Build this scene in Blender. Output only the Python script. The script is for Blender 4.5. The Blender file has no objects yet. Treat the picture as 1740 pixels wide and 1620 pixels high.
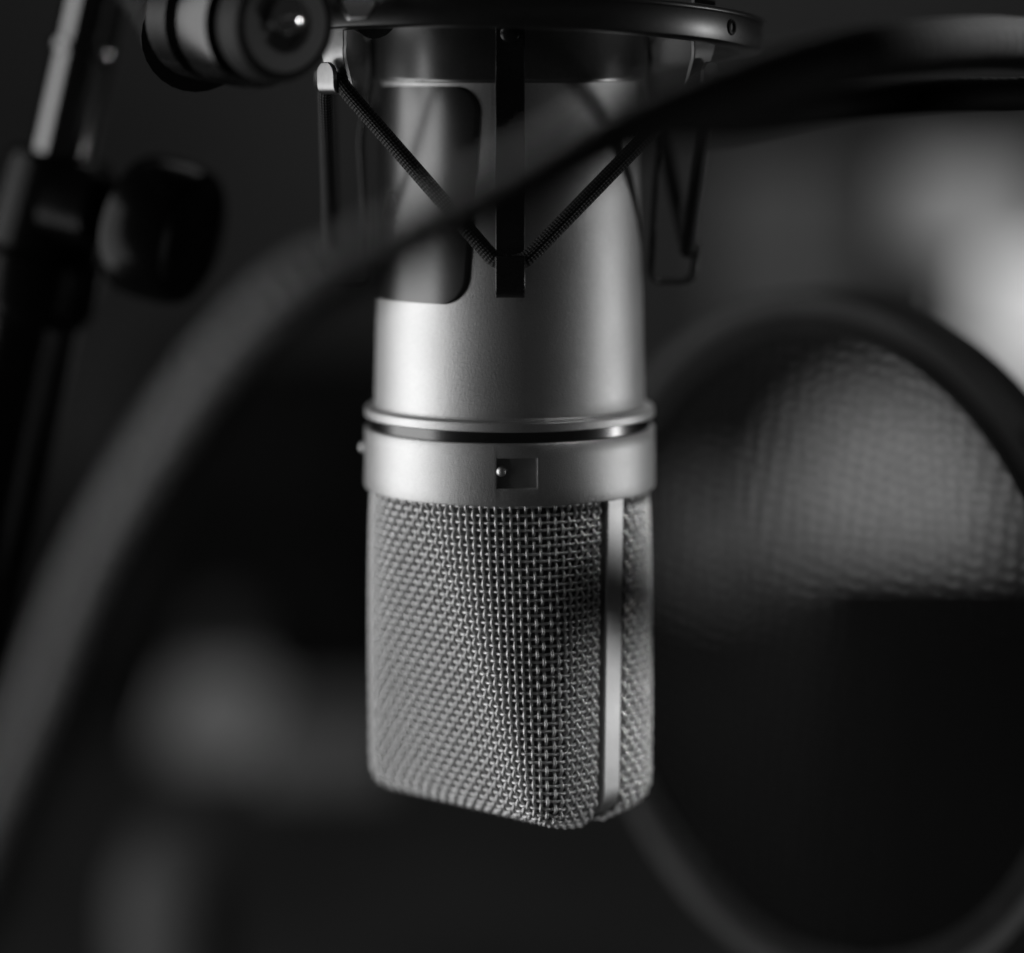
import bpy, bmesh, math, random
import numpy as np
from mathutils import Vector, Matrix

random.seed(7)
scene = bpy.context.scene
COL = scene.collection
R = math.radians
MM = 0.001

# ------------------------------------------------------------------ camera frame -> metres
D = 0.600                # camera to microphone axis
S0 = 0.1143 * MM         # metres per photo pixel at that distance
HOR = 70                 # photo row of the horizon
CAMX = 4 * S0


def P(px, py, d):
    k = S0 * d / D
    return Vector((CAMX + (px - 870) * k, d - D, -(py - HOR) * k))


# ------------------------------------------------------------------ node materials
def new_mat(name):
    m = bpy.data.materials.new(name)
    m.use_nodes = True
    nt = m.node_tree
    b = nt.nodes['Principled BSDF']
    return m, nt, b


def grey(v):
    return (v, v, v, 1.0)


def add_noise(nt, scale, detail=3.0, coord='Object'):
    tc = nt.nodes.new('ShaderNodeTexCoord')
    n = nt.nodes.new('ShaderNodeTexNoise')
    n.inputs['Scale'].default_value = scale
    n.inputs['Detail'].default_value = detail
    nt.links.new(tc.outputs[coord], n.inputs['Vector'])
    return n


def ramp(nt, src, lo, hi, p0=0.3, p1=0.7):
    r = nt.nodes.new('ShaderNodeMapRange')
    r.inputs['From Min'].default_value = p0
    r.inputs['From Max'].default_value = p1
    r.inputs['To Min'].default_value = lo
    r.inputs['To Max'].default_value = hi
    nt.links.new(src, r.inputs['Value'])
    return r.outputs['Result']


def surf(name, base, rough, metal=0.0, spec=0.5, grain=2500.0, vary=0.15, rvary=0.05, bump=0.0, bscale=None):
    """A surface whose tone, roughness and relief vary finely."""
    m, nt, b = new_mat(name)
    n = add_noise(nt, grain)
    v = ramp(nt, n.outputs['Fac'], base * (1 - vary), base * (1 + vary))
    comb = nt.nodes.new('ShaderNodeCombineColor')
    for i in range(3):
        nt.links.new(v, comb.inputs[i])
    nt.links.new(comb.outputs[0], b.inputs['Base Color'])
    n2 = add_noise(nt, 60.0, 5.0)
    nt.links.new(ramp(nt, n2.outputs['Fac'], max(0.02, rough - rvary), rough + rvary), b.inputs['Roughness'])
    b.inputs['Metallic'].default_value = metal
    b.inputs['Specular IOR Level'].default_value = spec
    if bump:
        bn = nt.nodes.new('ShaderNodeBump')
        bn.inputs['Strength'].default_value = 1.0
        bn.inputs['Distance'].default_value = bump
        n3 = add_noise(nt, bscale or grain, 2.0)
        nt.links.new(n3.outputs['Fac'], bn.inputs['Height'])
        nt.links.new(bn.outputs['Normal'], b.inputs['Normal'])
    return m


M = {}
M['nickel'] = surf('satin_nickel', 0.66, 0.47, 1.0, grain=5000, vary=0.10, rvary=0.03, bump=0.00006, bscale=4600)
M['nickel_wire'] = surf('nickel_wire', 0.85, 0.55, 1.0, grain=3000, vary=0.12)
M['rib'] = surf('rib_nickel', 0.70, 0.50, 1.0, grain=5000, vary=0.06, bump=0.000015, bscale=4200)
M['screen'] = surf('inner_screen', 0.17, 0.48, 1.0, grain=6000, vary=0.4, bump=0.00006, bscale=3500)
M['gap'] = surf('groove_metal', 0.15, 0.24, 1.0, vary=0.05, rvary=0.02)
M['plate'] = surf('dark_plate', 0.14, 0.29, 1.0, grain=1500, vary=0.03, rvary=0.02)
M['darkmetal'] = surf('dark_satin_metal', 0.085, 0.26, 1.0, grain=1200, vary=0.04, rvary=0.03)
M['blacksteel'] = surf('black_coated_steel', 0.012, 0.28, 0.0, 0.5, grain=2500, vary=0.3, rvary=0.05, bump=0.000006)
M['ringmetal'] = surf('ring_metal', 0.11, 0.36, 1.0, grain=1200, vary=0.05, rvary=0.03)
M['tabmetal_lit'] = surf('tab_metal_lit', 0.36, 0.36, 1.0, grain=1200, vary=0.05, rvary=0.03)
M['cupmetal'] = surf('cup_metal', 0.25, 0.31, 1.0, grain=1200, vary=0.05, rvary=0.03)
M['recess'] = surf('switch_recess', 0.38, 0.55, 0.7, vary=0.06)
M['pin'] = surf('pin_metal', 0.80, 0.48, 1.0, vary=0.03)
M['rubber'] = surf('black_rubber', 0.010, 0.62, 0.0, 0.35, vary=0.3)
M['knobgrey'] = surf('knob_face', 0.24, 0.50, 0.0, 0.4, vary=0.06)
M['polished'] = surf('polished_steel', 0.75, 0.14, 1.0, vary=0.03)
M['rod'] = surf('rod_black_chrome', 0.15, 0.13, 1.0, grain=900, vary=0.05, rvary=0.04)
M['plastic'] = surf('black_plastic', 0.004, 0.22, 0.0, 0.13, vary=0.25)
M['tube'] = surf('gooseneck_black', 0.024, 0.75, 0.0, 0.12, vary=0.15)
M['cable'] = surf('cable_jacket', 0.003, 0.8, 0.0, 0.08, vary=0.3)
M['hoop'] = surf('hoop_plastic', 0.042, 0.5, 0.0, 0.2, vary=0.2)
M['wall'] = surf('wall_paint', 0.20, 0.9, 0.0, 0.2, grain=1.3, vary=0.35, bump=0.0008, bscale=60)
M['black_box'] = surf('cabinet_black', 0.006, 0.7, 0.0, 0.2, grain=300, vary=0.3)
M['desk'] = surf('desk_dark', 0.045, 0.55, 0.0, 0.4, grain=8, vary=0.4)
M['pale'] = surf('pale_paint', 0.26, 0.6, 0.0, 0.4, grain=6, vary=0.2)
M['bottle'] = surf('bottle_glaze', 0.75, 0.5, 0.0, 0.4, grain=6, vary=0.15)
M['pole'] = surf('pole_coating', 0.035, 0.22, 1.0, vary=0.1)
M['mid'] = surf('mid_grey', 0.15, 0.7, 0.0, 0.3, grain=6, vary=0.25)


def cord_material():
    m, nt, b = new_mat('braided_elastic')
    uv = nt.nodes.new('ShaderNodeUVMap')
    sep = nt.nodes.new('ShaderNodeSeparateXYZ')
    nt.links.new(uv.outputs['UV'], sep.inputs[0])

    def mth(op, a, c=None):
        n = nt.nodes.new('ShaderNodeMath')
        n.operation = op
        for i, x in enumerate((a, c)):
            if x is None:
                continue
            if isinstance(x, (int, float)):
                n.inputs[i].default_value = x
            else:
                nt.links.new(x, n.inputs[i])
        return n.outputs[0]
    u = mth('MULTIPLY', sep.outputs[0], 2 * math.pi * 9)       # around
    v = mth('MULTIPLY', sep.outputs[1], 2 * math.pi * 760)     # along, metres
    a = mth('SINE', mth('ADD', u, v))
    c = mth('SINE', mth('SUBTRACT', u, v))
    h = mth('MULTIPLY', mth('ADD', mth('MULTIPLY', a, c), 1.0), 0.5)
    rv = ramp(nt, h, 0.002, 0.10, 0.45, 1.0)
    comb = nt.nodes.new('ShaderNodeCombineColor')
    for i in range(3):
        nt.links.new(rv, comb.inputs[i])
    nt.links.new(comb.outputs[0], b.inputs['Base Color'])
    b.inputs['Roughness'].default_value = 0.55
    b.inputs['Specular IOR Level'].default_value = 0.35
    b.inputs['Sheen Weight'].default_value = 0.08
    b.inputs['Sheen Roughness'].default_value = 0.35
    bn = nt.nodes.new('ShaderNodeBump')
    bn.inputs['Strength'].default_value = 1.0
    bn.inputs['Distance'].default_value = 0.00016
    nt.links.new(h, bn.inputs['Height'])
    nt.links.new(bn.outputs['Normal'], b.inputs['Normal'])
    return m


M['cord'] = cord_material()


def fabric_material(name, pitch, wob, angle, opac):
    """Fine stretched nylon: half see-through, with a woven moire of threads."""
    m, nt, b = new_mat(name)
    out = nt.nodes['Material Output']
    tc = nt.nodes.new('ShaderNodeTexCoord')
    mp = nt.nodes.new('ShaderNodeMapping')
    mp.inputs['Rotation'].default_value = (0, 0, angle)
    nt.links.new(tc.outputs['Object'], mp.inputs['Vector'])
    vals = []
    for axis, p_, wb in (('X', pitch * 1.15, wob * 3.0), ('Y', pitch * 0.8, wob)):
        w = nt.nodes.new('ShaderNodeTexWave')
        w.wave_type = 'BANDS'
        w.bands_direction = axis
        w.inputs['Scale'].default_value = 0.314 / p_
        w.inputs['Distortion'].default_value = wb
        w.inputs['Detail'].default_value = 2.0
        w.inputs['Detail Scale'].default_value = 0.25
        nt.links.new(mp.outputs['Vector'], w.inputs['Vector'])
        vals.append(w.outputs['Fac'])
    mul = nt.nodes.new('ShaderNodeMath')
    mul.operation = 'MULTIPLY'
    nt.links.new(vals[0], mul.inputs[0])
    nt.links.new(vals[1], mul.inputs[1])
    tr = nt.nodes.new('ShaderNodeBsdfTransparent')
    t = ramp(nt, mul.outputs[0], 1.0 - opac - 0.20, 1.0 - opac + 0.28, 0.0, 0.8)
    b.inputs['Base Color'].default_value = grey(0.004)
    b.inputs['Roughness'].default_value = 0.6
    b.inputs['Specular IOR Level'].default_value = 0.04
    mix = nt.nodes.new('ShaderNodeMixShader')
    nt.links.new(t, mix.inputs[0])
    nt.links.new(b.outputs[0], mix.inputs[1])
    nt.links.new(tr.outputs[0], mix.inputs[2])
    nt.links.new(mix.outputs[0], out.inputs['Surface'])
    return m


M['nylon_a'] = fabric_material('nylon_front', 0.0037, 2.2, 0.20, 0.44)
M['nylon_b'] = fabric_material('nylon_back', 0.0029, 1.4, -0.05, 0.42)


def glow_material(name, v):
    m, nt, b = new_mat(name)
    n = add_noise(nt, 9.0, 2.0)
    b.inputs['Base Color'].default_value = grey(0.6)
    b.inputs['Emission Color'].default_value = grey(1.0)
    nt.links.new(ramp(nt, n.outputs['Fac'], v * 0.8, v * 1.2), b.inputs['Emission Strength'])
    return m


M['shade_glow'] = glow_material('lit_shade', 0.52)
M['dim_glow'] = glow_material('dim_lit', 0.13)
M['faint_patch_glow'] = glow_material('faint_patch_lit', 0.10)
M['patch_glow'] = glow_material('patch_lit', 0.44)


# ------------------------------------------------------------------ object helpers
def link(o, mat=None, parent=None):
    COL.objects.link(o)
    if mat is not None:
        o.data.materials.append(mat)
    if parent is not None:
        o.parent = parent
        o.matrix_parent_inverse = Matrix.Translation(parent.location).inverted()
    return o


def tag(o, label=None, cat=None, group=None, kind=None):
    if label:
        o['label'] = label
    if cat:
        o['category'] = cat
    if group:
        o['group'] = group
    if kind:
        o['kind'] = kind
    return o


def thing(name, loc, label, cat, group=None):
    o = bpy.data.objects.new(name, None)
    o.location = loc
    o.empty_display_size = 0.01
    COL.objects.link(o)
    return tag(o, label, cat, group)


def mesh_obj(name, verts, faces, mat, parent=None, smooth=True, uvs=None, edge=35):
    me = bpy.data.meshes.new(name)
    me.from_pydata([tuple(v) for v in verts], [], faces)
    if uvs is not None:
        ul = me.uv_layers.new(name='UVMap')
        ul.data.foreach_set('uv', np.asarray(uvs, dtype=np.float32).ravel())
    me.update()
    bm = bmesh.new()
    bm.from_mesh(me)
    bmesh.ops.recalc_face_normals(bm, faces=bm.faces)
    if smooth:
        for f in bm.faces:
            f.smooth = True
        for e in bm.edges:
            if len(e.link_faces) == 2 and e.calc_face_angle(0) > R(edge):
                e.smooth = False
    bm.to_mesh(me)
    bm.free()
    return link(bpy.data.objects.new(name, me), mat, parent)


def bm_obj(name, bm, mat, parent=None, smooth=True, edge=35):
    bmesh.ops.recalc_face_normals(bm, faces=bm.faces)
    if smooth:
        for f in bm.faces:
            f.smooth = True
        for e in bm.edges:
            if len(e.link_faces) == 2 and e.calc_face_angle(0) > R(edge):
                e.smooth = False
    me = bpy.data.meshes.new(name)
    bm.to_mesh(me)
    bm.free()
    return link(bpy.data.objects.new(name, me), mat, parent)


def frame_of(axis):
    a = Vector(axis).normalized()
    h = Vector((0, 0, 1)) if abs(a.z) < 0.9 else Vector((1, 0, 0))
    x = h.cross(a).normalized()
    y = a.cross(x).normalized()
    return x, y, a


def lathe(name, prof, mat, parent=None, seg=128, origin=(0, 0, 0), axis=(0, 0, 1), closed=False, mtx=None, edge=35):
    """prof: list of (radius, height along axis). Ends at radius 0 are closed with a fan."""
    x, y, a = frame_of(axis)
    o = Vector(origin)
    verts, faces, rings = [], [], []
    for (r, h) in prof:
        if r <= 1e-9:
            rings.append([len(verts)])
            verts.append(o + a * h)
        else:
            rings.append(list(range(len(verts), len(verts) + seg)))
            for k in range(seg):
                t = 2 * math.pi * k / seg
                verts.append(o + a * h + x * (r * math.cos(t)) + y * (r * math.sin(t)))
    pairs = list(zip(rings[:-1], rings[1:]))
    if closed:
        pairs.append((rings[-1], rings[0]))
    for A, B in pairs:
        for k in range(seg):
            k2 = (k + 1) % seg
            if len(A) == 1 and len(B) == 1:
                continue
            if len(A) == 1:
                faces.append((A[0], B[k], B[k2]))
            elif len(B) == 1:
                faces.append((A[k], B[0], A[k2]))
            else:
                faces.append((A[k], B[k], B[k2], A[k2]))
    if mtx is not None:
        verts = [mtx @ v for v in verts]
    return mesh_obj(name, verts, faces, mat, parent, edge=edge)


def catmull(pts, n):
    pts = [Vector(p) for p in pts]
    ext = [pts[0] * 2 - pts[1]] + pts + [pts[-1] * 2 - pts[-2]]
    out = []
    for i in range(1, len(ext) - 2):
        p0, p1, p2, p3 = ext[i - 1:i + 3]
        for k in range(n):
            t = k / n
            out.append(0.5 * ((2 * p1) + (p2 - p0) * t + (2 * p0 - 5 * p1 + 4 * p2 - p3) * t * t + (3 * p1 - p0 - 3 * p2 + p3) * t ** 3))
    out.append(pts[-1])
    return out


def resample(pts, step):
    d = [0.0]
    for a, b in zip(pts[:-1], pts[1:]):
        d.append(d[-1] + (b - a).length)
    n = max(2, int(d[-1] / step))
    out, j = [], 0
    for k in range(n + 1):
        s = d[-1] * k / n
        while j < len(d) - 2 and d[j + 1] < s:
            j += 1
        t = (s - d[j]) / max(1e-12, d[j + 1] - d[j])
        out.append(pts[j].lerp(pts[j + 1], t))
    return out, d[-1]


def tube(name, pts, rad, mat, parent=None, seg=20, closed=False, cap=True):
    """rad: number or function of arc length. UV: u round the tube, v in metres along it."""
    n = len(pts)
    verts, faces, uvs = [], [], []
    nrm = None
    s = 0.0
    arc = []
    for i in range(n):
        a = pts[(i - 1) % n] if (i > 0 or closed) else pts[i]
        b = pts[(i + 1) % n] if (i < n - 1 or closed) else pts[i]
        t = (b - a).normalized()
        if nrm is None:
            nrm = frame_of(t)[0]
        nrm = (nrm - t * nrm.dot(t)).normalized()
        bi = t.cross(nrm)
        if i:
            s += (pts[i] - pts[i - 1]).length
        arc.append(s)
        r = rad(s) if callable(rad) else rad
        for k in range(seg):
            q = 2 * math.pi * k / seg
            verts.append(pts[i] + nrm * (r * math.cos(q)) + bi * (r * math.sin(q)))
    for i in range(n if closed else n - 1):
        i2 = (i + 1) % n
        v0 = arc[i]
        v1 = arc[i2] if i2 else s + (pts[0] - pts[-1]).length
        for k in range(seg):
            k2 = (k + 1) % seg
            faces.append((i * seg + k, i * seg + k2, i2 * seg + k2, i2 * seg + k))
            uvs += [(k / seg, v0), ((k + 1) / seg, v0), ((k + 1) / seg, v1), (k / seg, v1)]
    if cap and not closed:
        for base in (0, (n - 1) * seg):
            f = tuple(base + k for k in range(seg))
            faces.append(f)
            uvs += [(0.0, 0.0)] * seg
    return mesh_obj(name, verts, faces, mat, parent, uvs=uvs, edge=60)


def strip(name, prof, width, thick, phi, mat, parent=None, ends=None, mtx=None, bevel=0.00018):
    """A bent metal strip: prof is a polyline of (r, z) in the radial plane at angle phi (0 = towards the camera, +90 = right)."""
    rad = Vector((math.sin(phi), -math.cos(phi), 0))
    tan = Vector((math.cos(phi), math.sin(phi), 0))
    n = len(prof)
    verts, faces = [], []
    for i, (r, z) in enumerate(prof):
        a = Vector(prof[max(0, i - 1)])
        b = Vector(prof[min(n - 1, i + 1)])
        t = (b - a).normalized()
        nn = Vector((-t.y, t.x))
        w = width / 2
        if ends:
            w *= ends(i / (n - 1))
        for sn, st in ((-1, -1), (-1, 1), (1, 1), (1, -1)):
            rr = r + nn.x * thick / 2 * sn
            zz = z + nn.y * thick / 2 * sn
            v = rad * rr + Vector((0, 0, zz)) + tan * (w * st)
            verts.append(mtx @ v if mtx is not None else v)
    for i in range(n - 1):
        for k in range(4):
            k2 = (k + 1) % 4
            faces.append((4 * i + k, 4 * i + k2, 4 * i + 4 + k2, 4 * i + 4 + k))
    faces.append((0, 1, 2, 3))
    faces.append(tuple(4 * (n - 1) + k for k in range(4)))
    o = mesh_obj(name, verts, faces, mat, parent)
    bv = o.modifiers.new('edge', 'BEVEL')
    bv.width = bevel
    bv.segments = 2
    bv.limit_method = 'ANGLE'
    bv.angle_limit = R(50)
    return o


def box_bm(size, bevel=0.0, seg=3, mtx=None):
    bm = bmesh.new()
    bmesh.ops.create_cube(bm, size=1.0)
    bmesh.ops.scale(bm, vec=size, verts=bm.verts)
    if bevel:
        bmesh.ops.bevel(bm, geom=list(bm.edges), offset=bevel, segments=seg, profile=0.5, affect='EDGES')
    if mtx is not None:
        bmesh.ops.transform(bm, matrix=mtx, verts=bm.verts)
    return bm


# ================================================================== CONDENSER MICROPHONE
mic = thing('condenser_microphone', (0, 0, -0.146),
            'silver side-address condenser microphone hanging upside down with woven wire grille', 'microphone')


def body_r(z):
    """outer radius of the tapered housing at height z (metres)"""
    t = min(1.0, max(0.0, (-z - 0.008) / 0.062))
    return (24.75 + 1.5 * t ** 0.85) * MM


prof = [(22 * MM, -3 * MM)]
for k in range(25):
    z = -3 * MM - 67.0 * MM * k / 24
    prof.append((body_r(z), z))
prof += [(26.32 * MM, -70.2 * MM), (26.5 * MM, -70.5 * MM), (27.0 * MM, -70.62 * MM)]
prof.append((22 * MM, -70.62 * MM))
lathe('housing', prof, M['nickel'], mic, seg=192)
# rounded lip below the housing
prof = [(25.5 * MM, -70.55 * MM), (27.35 * MM, -70.55 * MM)]
for k in range(9):
    a = math.pi / 2 - math.pi * k / 16
    prof.append((27.45 * MM + 0.65 * MM * math.cos(a), -71.2 * MM + 0.65 * MM * math.sin(a)))
prof += [(28.1 * MM, -72.35 * MM), (27.95 * MM, -72.55 * MM), (25.5 * MM, -72.55 * MM)]
lathe('lip_ring', prof, M['nickel'], mic, seg=192)
lathe('groove_ring', [(24 * MM, -72.4 * MM), (27.2 * MM, -72.4 * MM), (27.2 * MM, -74.8 * MM), (24 * MM, -74.8 * MM)],
      M['gap'], mic, seg=192)


def collar():
    """lower ring with two rectangular switch windows cut through its wall"""
    r0, zt, zb = 28.15 * MM, -74.6 * MM, -86.35 * MM
    wz0, wz1 = -77.15 * MM, -83.05 * MM
    wins = [(R(2.9), R(8.0)), (R(-92.0), R(7.8))]
    depth = 1.5 * MM
    verts, faces = [], []

    def V(phi, r, z):
        verts.append((math.sin(phi) * r, -math.cos(phi) * r, z))
        return len(verts) - 1
    edges = []
    for c, hw in wins:
        edges.append((c - hw, c + hw))
    # angular stations
    st = set()
    N = 180
    for k in range(N):
        st.add(round(-math.pi + 2 * math.pi * k / N, 6))
    keep = []
    for p in sorted(st):
        if not any(a - R(0.4) < p < b + R(0.4) for a, b in edges):
            keep.append(p)
    for a, b in edges:
        for k in range(9):
            keep.append(a + (b - a) * k / 8)
    keep.sort()
    n = len(keep)
    bands = [(r0 - 0.25 * MM, zt), (r0, zt - 0.3 * MM), (r0, wz0), (r0, wz1), (r0, zb + 0.5 * MM), (r0 - 0.15 * MM, zb + 0.15 * MM), (r0 - 0.7 * MM, zb), (25 * MM, zb)]
    bands = [(25 * MM, zt)] + bands
    idx = [[V(p, r, z) for p in keep] for r, z in bands]
    for bi in range(len(bands) - 1):
        for k in range(n):
            k2 = (k + 1) % n
            mid = (keep[k] + keep[k2]) / 2 if k2 else math.pi
            if bi == 3 and any(a < mid < b for a, b in edges):
                continue
            faces.append((idx[bi][k], idx[bi][k2], idx[bi + 1][k2], idx[bi + 1][k]))
    for a, b in edges:
        # rounded-rectangle hole inside the rectangular cell
        M_ = 8
        outer, inner = [], []
        ks = [k for k in range(n) if a - 1e-6 <= keep[k] <= b + 1e-6]
        top = [idx[3][k] for k in ks]
        bot = [idx[4][k] for k in ks]
        loop = top + [None] * 0 + bot[::-1]
        loop_p = [(keep[k], wz0) for k in ks] + [(keep[k], wz1) for k in reversed(ks)]
        cphi, cz = (a + b) / 2, (wz0 + wz1) / 2
        hwm, hzm = (b - a) / 2, abs(wz1 - wz0) / 2
        ins = 0.16 * MM

        def inset(p, q, extra):
            x = (p - cphi) / hwm
            y = (q - cz) / hzm
            sx = (hwm * r0 - extra) / (hwm * r0)
            sy = (hzm - extra) / hzm
            # soften the corners
            if abs(x) > 0.99:
                x *= sx
            else:
                x *= sx
            y *= sy
            return cphi + x * hwm, cz + y * hzm
        L1 = [V(*(lambda t: (t[0], r0 - 0.13 * MM, t[1]))(inset(p, q, ins))) for p, q in loop_p]
        L2 = [V(*(lambda t: (t[0], r0 - depth, t[1]))(inset(p, q, ins))) for p, q in loop_p]
        m = len(loop)
        for k in range(m):
            k2 = (k + 1) % m
            faces.append((loop[k], loop[k2], L1[k2], L1[k]))
            faces.append((L1[k], L1[k2], L2[k2], L2[k]))
    o = mesh_obj('collar', verts, faces, M['nickel'], mic, edge=40)
    # recessed plates and switch pins
    for (c, hw), pphi, pz, out in ((wins[0], R(-3.15), -79.75 * MM, 0.9), (wins[1], R(-93.5), -79.1 * MM, 1.5)):
        vv, ff = [], []
        for j in range(9):
            p = c - hw * 1.15 + 2.3 * hw * j / 8
            for z in (wz0 + 0.6 * MM, wz1 - 0.6 * MM):
                vv.append((math.sin(p) * (r0 - 1.25 * MM), -math.cos(p) * (r0 - 1.25 * MM), z))
        for j in range(8):
            ff.append((2 * j, 2 * j + 1, 2 * j + 3, 2 * j + 2))
        mesh_obj('switch_plate', vv, ff, M['recess'], mic)
        rad = Vector((math.sin(pphi), -math.cos(pphi), 0))
        rr = 1.0 * MM
        pr = [(rr, 0), (rr, out * MM)] + [(rr * math.cos(t), out * MM + rr * math.sin(t)) for t in (0.4, 0.8, 1.2)] + [(0, out * MM + rr)]
        lathe('switch_pin', pr, M['pin'], mic, seg=24, origin=rad * (r0 - 1.3 * MM) + Vector((0, 0, pz)), axis=rad)


collar()


def plate():
    """dark glossy plate wrapped round the housing"""
    z0, z1 = -8.55 * MM, -49.2 * MM
    rows, cols = 60, 48
    rc = 5.2 * MM
    verts, faces = [], []
    for i in range(rows + 1):
        u = i / rows
        u = 0.5 - 0.5 * math.cos(math.pi * u)
        z = z0 + (z1 - z0) * u
        r = body_r(z) + 0.10 * MM
        pr = R(-11.8) + R(-5.6) * u
        pl = R(-150) - R(-5.6) * u * 0
        d = min(z0 - z, z - z1)
        ins = rc - math.sqrt(max(0.0, rc * rc - (rc - d) ** 2)) if d < rc else 0.0
        pr -= ins / r
        pl += ins / r
        for j in range(cols + 1):
            p = pr + (pl - pr) * j / cols
            verts.append((math.sin(p) * r, -math.cos(p) * r, z))
    for i in range(rows):
        for j in range(cols):
            a = i * (cols + 1) + j
            faces.append((a, a + 1, a + cols + 2, a + cols + 1))
    o = mesh_obj('body_plate', verts, faces, M['plate'], mic)
    so = o.modifiers.new('thickness', 'SOLIDIFY')
    so.thickness = 0.22 * MM
    so.offset = 0.0
    o['label'] = 'dark glossy curved plate with rounded corners'


plate()

# ---- head: circle at the collar blending into a rounded rectangle at the far end
ALPHA = R(44)
UX = np.array([math.cos(ALPHA), -math.sin(ALPHA)])
VX = np.array([math.sin(ALPHA), math.cos(ALPHA)])
ZT, ZB = -85.3 * MM, -146.6 * MM
RV = 5.6 * MM


def head_sizes(w, off):
    """w: distance along the wall from the collar (arrays). Returns a, b, rc, z and normal tilt; off = inset"""
    H = ZT - ZB
    straight = H - RV
    w = np.asarray(w, float)
    th = np.clip((w - straight) / RV, 0, math.pi / 2)
    flat = np.maximum(0, w - straight - RV * math.pi / 2)
    z = np.where(w < straight, ZT - w, ZT - straight - RV * np.sin(th))
    inset = RV * (1 - np.cos(th)) + flat
    t = np.clip((ZT - z) / H, 0, 1)
    a = (26.1 + (24.9 - 26.1) * t) * MM
    b = (26.1 + (15.3 - 26.1) * t) * MM
    rc = (26.1 + (4.3 - 26.1) * t ** 0.85) * MM
    rc = np.minimum(rc, b)
    a, b = a - inset - off, b - inset - off
    rc = np.clip(rc - inset - off, 0.4 * MM, None)
    return a, b, rc, z


def head_point(f, w, half, off=0.0):
    """f in 0..1 round half the perimeter (half=-1 front shell, +1 rear shell); returns array (...,3)"""
    a, b, rc, z = head_sizes(w, off)
    f, a, b, rc, z = np.broadcast_arrays(np.asarray(f, float), a, b, rc, z)
    s1 = b - rc
    arc = rc * math.pi / 2
    s2 = 2 * (a - rc)
    L = 2 * s1 + 2 * arc + s2
    s = f * L
    p = np.where(s < s1, a, 0.0)
    q = np.where(s < s1, s, 0.0)
    m = (s >= s1) & (s < s1 + arc)
    an = (s - s1) / rc
    p = np.where(m, a - rc + rc * np.cos(an), p)
    q = np.where(m, s1 + rc * np.sin(an), q)
    m = (s >= s1 + arc) & (s < s1 + arc + s2)
    p = np.where(m, a - rc - (s - s1 - arc), p)
    q = np.where(m, b, q)
    m = (s >= s1 + arc + s2) & (s < s1 + 2 * arc + s2)
    an = (s - s1 - arc - s2) / rc
    p = np.where(m, -(a - rc) - rc * np.sin(an), p)
    q = np.where(m, s1 + rc * np.cos(an), q)
    m = s >= s1 + 2 * arc + s2
    p = np.where(m, -a, p)
    q = np.where(m, L - s, q)
    q = q * half
    x = p * UX[0] + q * VX[0]
    y = p * UX[1] + q * VX[1]
    # the end is gently domed between the two flat faces
    tt = np.clip((ZT - z) / (ZT - ZB), 0, 1)
    z = z - 1.7 * MM * (1 - np.clip(np.abs(q) / np.maximum(b, 1e-5), 0, 1) ** 2) * tt ** 7
    return np.stack([x, y, z], -1)


def np_tubes(paths, rad, seg):
    """paths: (n, m, 3) array of centre lines -> verts, faces"""
    n, m, _ = paths.shape
    t = np.empty_like(paths)
    t[:, 1:-1] = paths[:, 2:] - paths[:, :-2]
    t[:, 0] = paths[:, 1] - paths[:, 0]
    t[:, -1] = paths[:, -1] - paths[:, -2]
    t /= np.linalg.norm(t, axis=-1, keepdims=True) + 1e-12
    ref = np.array([0.31, 0.53, 0.79])
    nx = np.cross(t, ref)
    nx /= np.linalg.norm(nx, axis=-1, keepdims=True)
    ny = np.cross(t, nx)
    q = 2 * math.pi * np.arange(seg) / seg
    v = paths[:, :, None, :] + rad * (np.cos(q)[None, None, :, None] * nx[:, :, None, :] + np.sin(q)[None, None, :, None] * ny[:, :, None, :])
    idx = np.arange(n * m * seg).reshape(n, m, seg)
    a = idx[:, :-1]
    b = idx[:, 1:]
    f = np.stack([a, np.roll(a, -1, 2), np.roll(b, -1, 2), b], -1).reshape(-1, 4)
    return v.reshape(-1, 3), f


def np_mesh(name, v, f, mat, parent):
    me = bpy.data.meshes.new(name)
    me.vertices.add(len(v))
    me.vertices.foreach_set('co', v.astype(np.float32).ravel())
    me.loops.add(f.size)
    me.loops.foreach_set('vertex_index', f.astype(np.int32).ravel())
    me.polygons.add(len(f))
    me.polygons.foreach_set('loop_start', np.arange(0, f.size, 4, dtype=np.int32))
    me.polygons.foreach_set('loop_total', np.full(len(f), 4, dtype=np.int32))
    me.update(calc_edges=True)
    me.validate()
    me.polygons.foreach_set('use_smooth', np.ones(len(me.polygons), dtype=bool))
    return link(bpy.data.objects.new(name, me), mat, parent)


GAPS = {-1: 0.034, 1: 0.062}            # share of the half perimeter left free for the rib at each end
NCOL, NROW, SUB = 56, 50, 5
WTOT = 70 * MM
WR = 0.30 * MM
AMPV, AMPH = 0.40 * MM, 0.22 * MM


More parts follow.
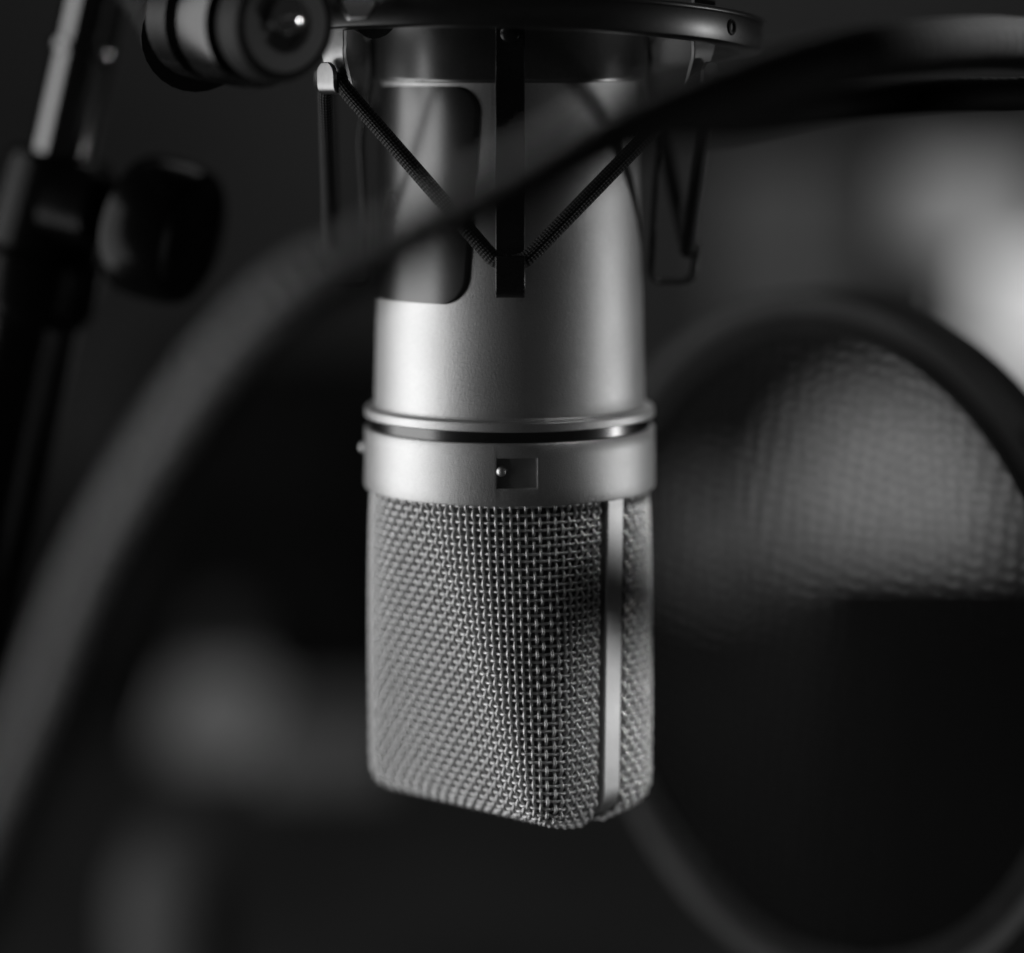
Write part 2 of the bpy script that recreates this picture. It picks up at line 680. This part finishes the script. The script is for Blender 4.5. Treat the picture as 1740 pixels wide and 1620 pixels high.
def weave(half):
    GAP = GAPS[half]

    def wave(x, par):
        return np.cos(math.pi * x + par)

    def path(fi, wi):
        p = head_point(fi, wi, half)
        e = 1e-4
        df = head_point(np.clip(fi + e, 0, 1), wi, half) - head_point(np.clip(fi - e, 0, 1), wi, half)
        dw = head_point(fi, wi + 2e-5, half) - head_point(fi, wi - 2e-5, half)
        nn = np.cross(df, dw)
        nn /= np.linalg.norm(nn, axis=-1, keepdims=True) + 1e-15
        s = np.sign((nn[..., :2] * p[..., :2]).sum(-1))
        nn *= np.where(s == 0, 1, s)[..., None]
        return p, nn
    rng = np.random.default_rng(3 if half < 0 else 4)
    ii = np.arange(0, (NROW - 1) * SUB + 1) / SUB           # row coordinate
    jj = np.arange(NCOL)
    J, I = np.meshgrid(jj.astype(float), ii, indexing='ij')
    J = J + rng.normal(0, 0.035, (NCOL, 1))
    F = GAP + (1 - 2 * GAP) * J / (NCOL - 1)
    W = WTOT * (I / (NROW - 1))
    p, n = path(np.clip(F, 0.001, 0.999), W)
    ph = np.rint(J) + I
    vert = p + n * (AMPV * np.cos(math.pi * ph))[..., None]
    jj2 = np.arange(0, (NCOL - 1) * SUB + 1) / SUB
    ii2 = np.arange(NROW)
    I2, J2 = np.meshgrid(ii2.astype(float), jj2, indexing='ij')
    I2 = I2 + rng.normal(0, 0.03, (NROW, 1))
    F2 = GAP + (1 - 2 * GAP) * J2 / (NCOL - 1)
    p, n = path(F2, np.clip(WTOT * I2 / (NROW - 1), 0, None))
    hor = p - n * (AMPH * np.cos(math.pi * (np.rint(I2) + J2)))[..., None]
    v1, f1 = np_tubes(vert, WR, 8)
    v2, f2 = np_tubes(hor, WR * 0.94, 8)
    return np.concatenate([v1, v2]), np.concatenate([f1, f2 + len(v1)])


for half in (-1, 1):
    v, f = weave(half)
    np_mesh('wire_grille', v, f, M['nickel_wire'], mic)


def inner_screen():
    W = np.linspace(0, 66 * MM, 60)
    F = np.linspace(0, 1, 60)
    verts, faces = [], []
    for half in (-1, 1):
        Wg, Fg = np.meshgrid(W, F, indexing='ij')
        p = head_point(Fg, Wg, half, 0.95 * MM)
        base = len(verts)
        verts += [tuple(x) for x in p.reshape(-1, 3)]
        for i in range(59):
            for j in range(59):
                a = base + i * 60 + j
                faces.append((a, a + 1, a + 61, a + 60))
    mesh_obj('inner_screen', verts, faces, M['screen'], mic)


inner_screen()


def rib():
    """nickel strap running down one side of the head, across its end and up the other side"""
    hw = 2.35 * MM
    qc = 1.2 * MM
    path = []
    H = ZT - ZB
    rr = 5.8 * MM
    for k in range(14):
        t = k / 13 * (H - rr) / H
        path.append(((26.75 + (25.6 - 26.75) * t) * MM, ZT - H * t))
    xe = path[-1][0]
    for k in range(1, 9):
        a = math.pi / 2 * k / 8
        path.append((xe - rr + rr * math.cos(a), ZB + rr - rr * math.sin(a) - 0.2 * MM))
    path = path + [(-p, z) for p, z in reversed(path)]
    verts, faces = [], []
    n = len(path)
    for i, (p, z) in enumerate(path):
        a = Vector(path[max(0, i - 1)])
        b = Vector(path[min(n - 1, i + 1)])
        t = (b - a).normalized()
        nn = Vector((t.y, -t.x))
        if nn.dot(Vector((p, z - (ZT + ZB) / 2))) < 0:
            nn = -nn
        for dn, q in ((0, qc - hw), (0, qc + hw), (-2.2 * MM, qc + hw), (-2.2 * MM, qc - hw)):
            pp = p + nn.x * dn
            zz = z + nn.y * dn
            verts.append((pp * UX[0] + q * VX[0], pp * UX[1] + q * VX[1], zz))
    for i in range(n - 1):
        for k in range(4):
            k2 = (k + 1) % 4
            faces.append((4 * i + k, 4 * i + k2, 4 * i + 4 + k2, 4 * i + 4 + k))
    faces += [(0, 1, 2, 3), tuple(4 * (n - 1) + k for k in range(4))]
    o = mesh_obj('grille_rib', verts, faces, M['rib'], mic)
    bv = o.modifiers.new('edge', 'BEVEL')
    bv.width = 0.35 * MM
    bv.segments = 3
    bv.limit_method = 'ANGLE'
    bv.angle_limit = R(50)


rib()

# ================================================================== SHOCK MOUNT
mount = thing('shock_mount', (0, 0, 0.001),
              'black spider shock mount with outer ring, hooked arms and braided elastic cord holding the microphone', 'shock mount')
lathe('inner_cup', [(23 * MM, 14 * MM), (26.0 * MM, 14 * MM), (26.0 * MM, -6.9 * MM), (26.06 * MM, -7.1 * MM), (26.0 * MM, -7.6 * MM),
                    (25.8 * MM, -7.8 * MM), (24.9 * MM, -7.8 * MM), (24.9 * MM, -5 * MM)], M['cupmetal'], mount, seg=160, edge=50)
TILT = Matrix.Translation((0, 0, 0.0012)) @ Matrix.Rotation(R(1.5), 4, 'Y') @ Matrix.Rotation(R(-5.2), 4, 'X')
prof = [(44.5 * MM, -3.0 * MM), (48.6 * MM, -3.0 * MM), (49.0 * MM, -2.6 * MM), (49.0 * MM, 2.3 * MM), (49.35 * MM, 2.45 * MM), (49.5 * MM, 2.8 * MM),
        (49.4 * MM, 3.3 * MM), (48.8 * MM, 3.5 * MM), (44.5 * MM, 3.5 * MM)]
ring = lathe('outer_ring', prof, M['ringmetal'], mount, seg=192, closed=True, mtx=TILT, edge=50)
for ph in (R(57), R(-57), R(123), R(-123)):
    rad = Vector((math.sin(ph), -math.cos(ph), 0))
    lathe('rivet', [(1.55 * MM, -0.5 * MM), (1.55 * MM, 0.10 * MM), (1.35 * MM, 0.42 * MM), (0.9 * MM, 0.5 * MM), (0.75 * MM, 0.1 * MM), (0, 0.05 * MM)],
          M['blacksteel'], ring, seg=32, origin=rad * 48.9 * MM, axis=rad, mtx=TILT)


def rounded(poly, rad, n=5):
    """round the corners of an open polyline of 2D points"""
    pts = [Vector(p) for p in poly]
    out = [pts[0]]
    for a, b, c in zip(pts[:-2], pts[1:-1], pts[2:]):
        u, v = (a - b), (c - b)
        r = min(rad, u.length * 0.45, v.length * 0.45)
        p0, p1 = b + u.normalized() * r, b + v.normalized() * r
        for k in range(n + 1):
            t = k / n
            out.append(p0 * (1 - t) ** 2 + b * 2 * t * (1 - t) + p1 * t * t)
    out.append(pts[-1])
    return [tuple(p) for p in out]


ARM = rounded([(26.75 * MM, 9 * MM), (26.75 * MM, -7 * MM), (28.9 * MM, -19 * MM), (27.2 * MM, -46.6 * MM), (35.6 * MM, -46.6 * MM), (36.6 * MM, -39.2 * MM)], 2.2 * MM)
HOOKS = [R(0.2), R(90), R(180), R(-91)]
for ph in HOOKS:
    arm = strip('suspension_arm', ARM, 5.45 * MM, 1.0 * MM, ph, M['blacksteel'], mount, bevel=0.00022)
    rad = Vector((math.sin(ph), -math.cos(ph), 0))
    lathe('rivet', [(1.9 * MM, 0)] + [(1.9 * MM * math.cos(t), 0.9 * MM * math.sin(t)) for t in (0.3, 0.6, 0.9, 1.2)] + [(0, 0.9 * MM)],
          M['blacksteel'], arm, seg=32, origin=rad * 27.2 * MM + Vector((0, 0, 1.4 * MM)), axis=rad)

TABS = [R(55), R(142), R(-126), R(-48)]
TAB = rounded([(44.1 * MM, 13 * MM), (43.9 * MM, -2 * MM), (41.6 * MM, -9.4 * MM), (45.2 * MM, -9.4 * MM), (45.4 * MM, -3.9 * MM)], 1.4 * MM)
for ph in TABS:
    def taper(u):
        return 1.0 + 0.5 * max(0.0, 1 - u / 0.4) if u < 0.8 else math.sqrt(max(0.03, 1 - ((u - 0.8) / 0.2) ** 2 * 0.9))
    tb_prof = TAB[:-1]
    a, b = Vector(TAB[-2]), Vector(TAB[-1])
    tb_prof += [tuple(a.lerp(b, k / 10)) for k in range(1, 11)]
    strip('cord_tab', tb_prof, 5.0 * MM, 0.9 * MM, ph, M['tabmetal_lit'] if ph < 0 else M['ringmetal'], mount, ends=taper, bevel=0.00015)  # left tabs take a paler copy of the metal, painting them as lit


def cord():
    pts = []

    def at_angle(ph, r, t, z):
        return Vector((math.sin(ph) * r + math.cos(ph) * t, -math.cos(ph) * r + math.sin(ph) * t, z))
    order = []
    for k in range(4):
        order.append(('h', HOOKS[k]))
        order.append(('t', TABS[k]))
    ctrl = []
    for kind, ph in order:
        if kind == 'h':
            for t, dz in ((-3.1, 0.4), (-1.6, -0.2), (0, -0.4), (1.6, -0.2), (3.1, 0.4)):
                ctrl.append(at_angle(ph, 34.6 * MM, t * MM, -40.3 * MM + dz * MM))
        else:
            for t, dz in ((-3.0, -1.6), (-1.7, -0.3), (0, 0.1), (1.7, -0.3), (3.0, -1.6)):
                ctrl.append(at_angle(ph, 43.4 * MM, t * MM, -7.3 * MM + dz * MM))
    dense = []
    n = len(ctrl)
    for i in range(n):
        a, b = ctrl[i], ctrl[(i + 1) % n]
        long_ = (b - a).length > 8 * MM
        m = 40 if long_ else 4
        for k in range(m):
            dense.append(a.lerp(b, k / m))
    for _ in range(3):
        dense = [(dense[i - 1] + dense[i] * 2 + dense[(i + 1) % len(dense)]) / 4 for i in range(len(dense))]
    tube('elastic_cord', dense, 1.48 * MM, M['cord'], mount, seg=20, closed=True)


cord()

# swivel joint at the side of the ring
SWO = P(487, 42, 0.538)
SWA = Vector((0.58, -0.80, -0.05)).normalized()
sw = lathe('swivel_joint', [(0, -36 * MM), (5.5 * MM, -36 * MM), (8.5 * MM, -32 * MM), (11.2 * MM, -30 * MM), (11.6 * MM, -22.5 * MM), (9.0 * MM, -22 * MM), (9.0 * MM, -18.5 * MM),
                             (11.7 * MM, -18 * MM), (11.9 * MM, -10 * MM), (11.6 * MM, -8.2 * MM), (9.4 * MM, -8.2 * MM), (9.0 * MM, -7.9 * MM), (0, -7.9 * MM)],
           M['darkmetal'], mount, seg=72, origin=SWO, axis=SWA, edge=30)
knob = lathe('clamp_knob', [(0, -8 * MM), (9.5 * MM, -8 * MM), (10.3 * MM, -6.5 * MM), (10.4 * MM, -2 * MM), (9.9 * MM, -0.5 * MM), (9.0 * MM, 0), (8.6 * MM, -0.1 * MM), (8.2 * MM, -0.6 * MM)],
              M['rubber'], mount, seg=72, origin=SWO, axis=SWA)
lathe('knob_face', [(8.6 * MM, -0.7 * MM), (8.3 * MM, -0.2 * MM), (5.2 * MM, -0.1 * MM), (4.9 * MM, -0.6 * MM), (4.8 * MM, -3.0 * MM), (0, -3.0 * MM)], M['knobgrey'], knob, seg=72, origin=SWO, axis=SWA)
lathe('bolt_head', [(3.6 * MM, -3 * MM), (3.6 * MM, 0.2 * MM), (3.2 * MM, 1.2 * MM), (2.2 * MM, 2.0 * MM), (1.0 * MM, 2.3 * MM), (0, 2.4 * MM)], M['polished'], knob, seg=40,
      origin=SWO + Vector((0.0, 0, 1.6 * MM)), axis=SWA)
# arm from the swivel to the ring and from the swivel back to the stand
arm_pts, _ = resample(catmull([P(360, 20, 0.565), P(420, -10, 0.570), P(510, -30, 0.573), P(590, 0, 0.575), P(640, 25, 0.566)], 8), 2 * MM)
tube('bracket_arm', arm_pts, 4.6 * MM, M['blacksteel'], mount, seg=20)
yoke_pts, _ = resample(catmull([P(335, 62, 0.575), P(290, 35, 0.600), P(230, 0, 0.625), P(190, -30, 0.640)], 8), 2 * MM)
tube('stand_socket', yoke_pts, lambda s: 10.5 * MM - 0.14 * s, M['blacksteel'], mount, seg=28)
lathe('highlight_nut', [(0, 0), (3.2 * MM, 0), (3.6 * MM, 0.6 * MM), (3.6 * MM, 3.2 * MM), (3.0 * MM, 4 * MM), (0, 4 * MM)], M['polished'], mount, seg=6, origin=P(604, 2, 0.555), axis=(0.2, -0.95, -0.1), edge=20)  # added polished nut, stands in for a small bright highlight

# ================================================================== MICROPHONE STAND
DS = 0.645
stand = thing('microphone_stand', P(-160, 1620, DS), 'black microphone stand pole with clutch and round tightening knob', 'microphone stand')
pa, pb = P(163, 0, DS), P(106, 258, DS)
sx = (pb - pa).normalized()           # downwards along the pole
k_s = S0 * DS / D


def along(y):
    """point on the stand axis at photo row y"""
    return pa + sx * ((y) * k_s / abs(sx.z))


lathe('boom_rod', [(0, 0), (6.35 * MM, 0), (6.35 * MM, 0.045), (6.5 * MM, 0.0455), (6.5 * MM, 0.085), (0, 0.085)], M['rod'], stand, seg=64, origin=along(-260), axis=sx)
lathe('rod_ring', [(6.2 * MM, 0), (7.2 * MM, 0.3 * MM), (7.4 * MM, 1.2 * MM), (7.2 * MM, 2.2 * MM), (6.2 * MM, 2.6 * MM)], M['rod'], stand, seg=64, origin=along(72), axis=sx)
cl0 = along(262)
lathe('clutch', [(0, 0), (9.5 * MM, 0), (10.8 * MM, 0.8 * MM), (11.3 * MM, 2.2 * MM), (12.0 * MM, 14 * MM), (12.4 * MM, 20 * MM), (13.8 * MM, 22 * MM), (14.0 * MM, 31 * MM), (12.8 * MM, 34 * MM),
                 (11.5 * MM, 35.5 * MM), (0, 35.5 * MM)], M['plastic'], stand, seg=72, origin=cl0, axis=sx, edge=30)
lathe('lower_pole', [(0, 0), (11.6 * MM, 0), (11.6 * MM, 0.30), (0, 0.30)], M['pole'], stand, seg=72, origin=along(500), axis=sx)
kn_c = P(212, 372, DS - 0.012)
kax = Vector((0.90, -0.36, -0.22)).normalized()
lathe('lock_boss', [(0, -16 * MM), (8.5 * MM, -16 * MM), (8.2 * MM, -6 * MM), (6.8 * MM, -4 * MM), (4.5 * MM, -3 * MM), (4.5 * MM, 4 * MM), (0, 4 * MM)], M['plastic'], stand, seg=48, origin=kn_c, axis=kax, edge=30)
kn = lathe('tightening_knob', [(0, 1.5 * MM), (11.5 * MM, 1.5 * MM), (13.6 * MM, 2.2 * MM), (14.6 * MM, 4.0 * MM), (14.9 * MM, 8.0 * MM), (14.6 * MM, 14.0 * MM), (13.6 * MM, 16.2 * MM),
                               (12.2 * MM, 17.0 * MM), (11.6 * MM, 16.4 * MM), (0, 16.2 * MM)], M['plastic'], stand, seg=72, origin=kn_c, axis=kax, edge=30)

# ================================================================== POP FILTER
FC = P(1420, 1086, 0.672)
FN = Vector((-0.745, -0.667, 0)).normalized()
FR = 75.8 * MM
pop = thing('pop_filter', FC - Vector((0, 0, FR)), 'round black nylon pop filter on a corrugated flexible gooseneck', 'pop filter')
lathe('hoop', [(FR - 5 * MM, 5.5 * MM), (FR - 4.2 * MM, 6.3 * MM), (FR - 1.0 * MM, 6.3 * MM), (FR, 5.2 * MM), (FR, 0.6 * MM), (FR - 0.5 * MM, 0.2 * MM), (FR - 0.5 * MM, -0.2 * MM), (FR, -0.6 * MM),
               (FR, -5.2 * MM), (FR - 1 * MM, -6.3 * MM), (FR - 4.2 * MM, -6.3 * MM), (FR - 5 * MM, -5.5 * MM)], M['hoop'], pop, seg=160, origin=FC, axis=FN, closed=True)


lathe('clamp_ring', [(FR - 4.8 * MM, 5.6 * MM), (FR - 10 * MM, 5.2 * MM), (FR - 10 * MM, 4.4 * MM), (FR - 4.8 * MM, 4.4 * MM)], M['black_box'], pop, seg=160, origin=FC, axis=FN, closed=True)


def screen(name, h, mat, dome):
    """stretched cloth disc, kept in its own local frame so that its weave follows the cloth"""
    x, y, a = frame_of(FN)
    bm = bmesh.new()
    rings, seg = 24, 96
    rows = []
    c = bm.verts.new((0, 0, h + dome))
    for i in range(1, rings + 1):
        r = (FR - 3.5 * MM) * i / rings
        rows.append([bm.verts.new((r * math.cos(2 * math.pi * k / seg), r * math.sin(2 * math.pi * k / seg), h + dome * (1 - (i / rings) ** 2))) for k in range(seg)])
    for k in range(seg):
        bm.faces.new((c, rows[0][k], rows[0][(k + 1) % seg]))
        for i in range(rings - 1):
            bm.faces.new((rows[i][k], rows[i + 1][k], rows[i + 1][(k + 1) % seg], rows[i][(k + 1) % seg]))
    o = bm_obj(name, bm, mat)
    o.parent = pop
    o.matrix_parent_inverse = Matrix.Translation(pop.location).inverted()
    m = Matrix((x, y, a)).transposed().to_4x4()
    o.matrix_basis = Matrix.Translation(FC) @ m
    return o


screen('nylon_screen', 3.2 * MM, M['nylon_a'], 0.9 * MM)
screen('nylon_screen', -4.0 * MM, M['nylon_b'], -1.5 * MM)
GP = [(-460, 2150, .43), (-260, 1850, .412), (-66, 1560, .402), (6, 1390, .402), (90, 1190, .404), (170, 985, .407), (270, 800, .411), (372, 645, .412), (500, 512, .413), (632, 440, .414),
      (812, 350, .417), (1010, 242, .426), (1100, 201, .440), (1250, 148, .472), (1400, 106, .504), (1550, 82, .527), (1740, 76, .550)]
gpts = [P(*g) for g in GP] + [Vector(v) * MM for v in ((118, -30, -6), (150, -36, -22), (171, -42, -56), (170, -37, -88), (155, -19, -111), (138, 1, -125), (124, 17, -128))]
gpts = catmull(gpts, 24)
gpts, glen = resample(gpts, 0.0004)
PITCH = 2.7 * MM


def ridge(s):
    c = math.cos(2 * math.pi * s / PITCH)
    return 4.3 * MM + 0.55 * MM * (c if c > -0.6 else -0.6 + (c + 0.6) * 0.3)


tube('gooseneck', gpts, ridge, M['tube'], pop, seg=18)

jx = (Vector((137, 2, -125)) - Vector((158, -23, -108))) * MM
lathe('shadow_sleeve', [(0, 0), (7.4 * MM, 0), (8.0 * MM, 1 * MM), (8.0 * MM, jx.length - 1 * MM), (7.4 * MM, jx.length), (0, jx.length)], M['plastic'], pop, seg=40, origin=Vector((158, -23, -108)) * MM, axis=jx)  # sleeve added out of view to deepen the shadow band on the grille

# black cable lying along the gooseneck
CP = [(2080, 260, .590), (1880, 166, .577), (1700, 160, .562), (1550, 164, .545), (1400, 180, .527), (1250, 203, .492), (1120, 212, .462), (1000, 250, .445), (816, 352, .434), (640, 444, .430),
      (510, 522, .429), (383, 655, .432), (280, 810, .427), (180, 992, .423), (100, 1195, .420), (15, 1400, .418), (-60, 1580, .418)]
cpts, _ = resample(catmull([P(*g) for g in CP], 20), 1.5 * MM)
cab = tube('black_cable', cpts, 3.1 * MM, M['cable'], None, seg=18)
tag(cab, 'thin black cable running along the underside of the gooseneck', 'cable')

# ================================================================== BACKGROUND
def slab(name, mat, kind=None, c=(0, 0, 0), size=(1, 1, 1), rz=0.0, bevel=0.004, parent=None):
    o = bm_obj(name, box_bm(size, bevel, 3, Matrix.Translation(c) @ Matrix.Rotation(rz, 4, 'Z')), mat, parent)
    if kind:
        o['kind'] = kind
    return o


def span(x0, y0, x1, y1, d):
    """centre and size of an upright rectangle seen between two photo points at depth d"""
    a, b = P(x0, y0, d), P(x1, y1, d)
    return (a + b) / 2, abs(b.x - a.x), abs(b.z - a.z)


slab('back_wall', M['wall'], 'structure', (0, 2.62, 0.1), (6, 0.1, 3.2), bevel=0.002)


def cabinet(x0, y0, x1, y1, d, depth, label, rz=0.0):
    c, w, h = span(x0, y0, x1, y1, d)
    c = c + Vector((0, depth / 2, 0))
    t = thing('speaker_cabinet', c - Vector((0, 0, h / 2)), label, 'speaker', 'black speaker cabinets behind the microphone')
    mt = Matrix.Translation(c) @ Matrix.Rotation(rz, 4, 'Z')
    bm_obj('enclosure', box_bm((w, depth, h), 0.006, 3, mt), M['black_box'], t)
    r = min(w, h * 0.5) * 0.36
    x = mt @ Vector((0, -depth / 2, -h * 0.15))
    ax = (mt.to_3x3() @ Vector((0, -1, 0)))
    lathe('woofer', [(r, 0), (r * 1.02, 0.004), (r * 0.9, 0.006), (r * 0.8, 0.002), (r * 0.25, -0.02 + 0.022), (r * 0.2, 0.008), (0, 0.012)], M['rubber'], t, seg=48, origin=x, axis=ax)
    x = mt @ Vector((0, -depth / 2, h * 0.3))
    lathe('tweeter', [(r * 0.45, 0), (r * 0.45, 0.004), (r * 0.3, 0.003), (r * 0.15, 0.006), (0, 0.008)], M['rubber'], t, seg=32, origin=x, axis=ax)
    return t


cabinet(240, 640, 700, 1330, 1.75, 0.25, 'black speaker cabinet dimly visible behind the gooseneck, left of the microphone')
cabinet(1466, 1070, 2250, 2100, 0.93, 0.12, 'black cabinet corner showing through the lower right of the pop filter')

desk_c = P(870, 2300, 1.6)
slab('desk_top', M['desk'], 'structure', (0.0, 1.35, P(0, 1700, 1.3).z), (2.6, 1.5, 0.03), bevel=0.004)


def on_back(name, mat, x0, y0, x1, y1, d, depth, label, cat, bevel):
    c, w, h = span(x0, y0, x1, y1, d)
    o = bm_obj(name, box_bm((w, depth, h), min(bevel, w * 0.45, h * 0.45, depth * 0.45), 5, Matrix.Translation(c)), mat)
    return tag(o, label, cat)


# pale bottle, out of focus at lower left
def px(n, d):
    return n * S0 * d / D


BD = 1.7
bc = P(378, 1300, BD)
bot = thing('pale_bottle', bc, 'blurred pale squat bottle standing behind the gooseneck at lower left', 'bottle')
lathe('bottle_body', [(0, 0), (px(100, BD), 0), (px(110, BD), px(8, BD)), (px(108, BD), px(95, BD)), (px(80, BD), px(140, BD)), (px(48, BD), px(165, BD)), (0, px(165, BD))], M['bottle'], bot, seg=48, origin=bc)
lathe('bottle_cap', [(0, 0), (px(46, BD), 0), (px(42, BD), px(95, BD)), (px(36, BD), px(100, BD)), (0, px(100, BD))], M['mid'], bot, seg=48, origin=bc + Vector((0, 0, px(160, BD))))
on_back('grey_box', M['mid'], 455, 1205, 690, 1306, 1.2, 0.10, 'small grey box half hidden behind the left edge of the wire grille', 'box', 0.006)
on_back('grey_pot', M['mid'], 210, 1420, 380, 1760, 1.15, 0.08, 'blurred grey upright canister low down beneath the pale bottle', 'canister', 0.03)
on_back('display_board', M['pale'], 1225, 285, 1462, 560, 1.55, 0.05, 'blurred grey board standing behind the right side of the shock mount', 'board', 0.006)


def globe(x, y, d, r, mat, label, cat='lamp'):
    c = P(x, y, d)
    t = thing('glow_globe', c - Vector((0, 0, px(r, d) + 0.06)), label, cat)
    rr = px(r, d)
    prof = [(rr * math.sin(math.pi * k / 24) if 0 < k < 24 else 0.0, rr * math.cos(math.pi * k / 24)) for k in range(25)]
    lathe('glass_globe', prof, mat, t, seg=48, origin=c)
    lathe('lamp_base', [(0, -0.06), (rr * 0.55, -0.06), (rr * 0.5, -0.045), (rr * 0.2, -0.03), (rr * 0.2, 0.01), (0, 0.01)], M['mid'], t, seg=32, origin=c - Vector((0, 0, rr)))


globe(1782, 548, 1.9, 146, M['shade_glow'], 'bright glowing round lamp just above the upper right rim of the pop filter')
dc = P(1650, 425, 1.6)
drum = thing('drum_lamp', dc - Vector((0, 0, px(190, 1.6))), 'dim grey drum-shaped lampshade just below the gooseneck at upper right', 'lamp')
lathe('lamp_shade', [(px(128, 1.6), 0), (px(122, 1.6), px(148, 1.6))], M['dim_glow'], drum, seg=48, origin=dc)
lathe('lamp_stem', [(px(10, 1.6), 0), (px(10, 1.6), px(190, 1.6))], M['mid'], drum, seg=16, origin=dc - Vector((0, 0, px(180, 1.6))))
lathe('lamp_base', [(0, 0), (px(60, 1.6), 0), (px(50, 1.6), px(14, 1.6)), (0, px(18, 1.6))], M['mid'], drum, seg=32, origin=dc - Vector((0, 0, px(190, 1.6))))
globe(1530, 862, 2.4, 205, M['patch_glow'], 'large glowing ball added behind the pop filter to make the bright patch in its cloth')  # added glow source for the bright patch in the cloth

globe(1225, 915, 2.0, 105, M['faint_patch_glow'], 'faint small glowing ball added to lighten the left half of the pop filter cloth')  # added glow, lifts the dimmer patch left of the main one

# ================================================================== LIGHT
w = bpy.data.worlds.new('World')
scene.world = w
w.use_nodes = True
bg = w.node_tree.nodes['Background']
bg.inputs['Color'].default_value = grey(1.0)
bg.inputs['Strength'].default_value = 0.012


def area(name, loc, target, sx_, sy_, radiance, spread=180):
    l = bpy.data.lights.new(name, 'AREA')
    l.shape = 'RECTANGLE'
    l.size, l.size_y = sx_, sy_
    l.energy = radiance * math.pi * sx_ * sy_
    l.spread = R(spread)
    o = bpy.data.objects.new(name, l)
    o.location = loc
    d = Vector(target) - Vector(loc)
    o.rotation_euler = d.to_track_quat('-Z', 'Y').to_euler()
    COL.objects.link(o)
    return o


area('softbox_lamp', (-0.66, -0.04, -0.09), (0, 0, -0.07), 0.60, 0.88, 2.15)
area('side_lamp', (0.64, 0.055, -0.19), (0, 0, -0.09), 0.05, 0.05, 74.0)
area('gooseneck_top_fill', (0.22, -0.22, 0.30), (0.098, -0.052, 0.0), 0.05, 0.05, 4.2, 10)  # added narrow fill, brightens only the right stretch of the gooseneck
area('gooseneck_left_fill', (-0.32, -0.185, -0.12), (-0.09, -0.162, -0.105), 0.07, 0.22, 11.5, 24)  # added narrow fill, lifts the left end of the gooseneck
area('background_fill', (0.3, 1.2, 1.2), (0.0, 1.8, -0.3), 0.8, 0.8, 1.0)  # added fill over the back area, brightens wall and background objects

# ================================================================== CAMERA
cam = bpy.data.cameras.new('camera')
cam.sensor_width = 36.0
cam.sensor_fit = 'HORIZONTAL'
cam.lens = 36.0 * D / (1740 * S0)
cam.shift_x = 0.0
cam.shift_y = -(810 - HOR) / 1740.0
cam.clip_start = 0.01
cam.clip_end = 50
cam.dof.use_dof = True
cam.dof.focus_distance = 0.569
cam.dof.aperture_fstop = 3.6
cam.dof.aperture_blades = 0
co = bpy.data.objects.new('camera', cam)
co.location = (CAMX, -D, 0)
co.rotation_euler = (R(90), 0, 0)
COL.objects.link(co)
scene.camera = co

scene.render.engine = 'CYCLES'
scene.cycles.use_denoising = True
scene.cycles.max_bounces = 8
scene.cycles.transparent_max_bounces = 16
scene.view_settings.view_transform = 'Standard'
scene.view_settings.look = 'None'
scene.view_settings.exposure = 0
scene.view_settings.gamma = 1
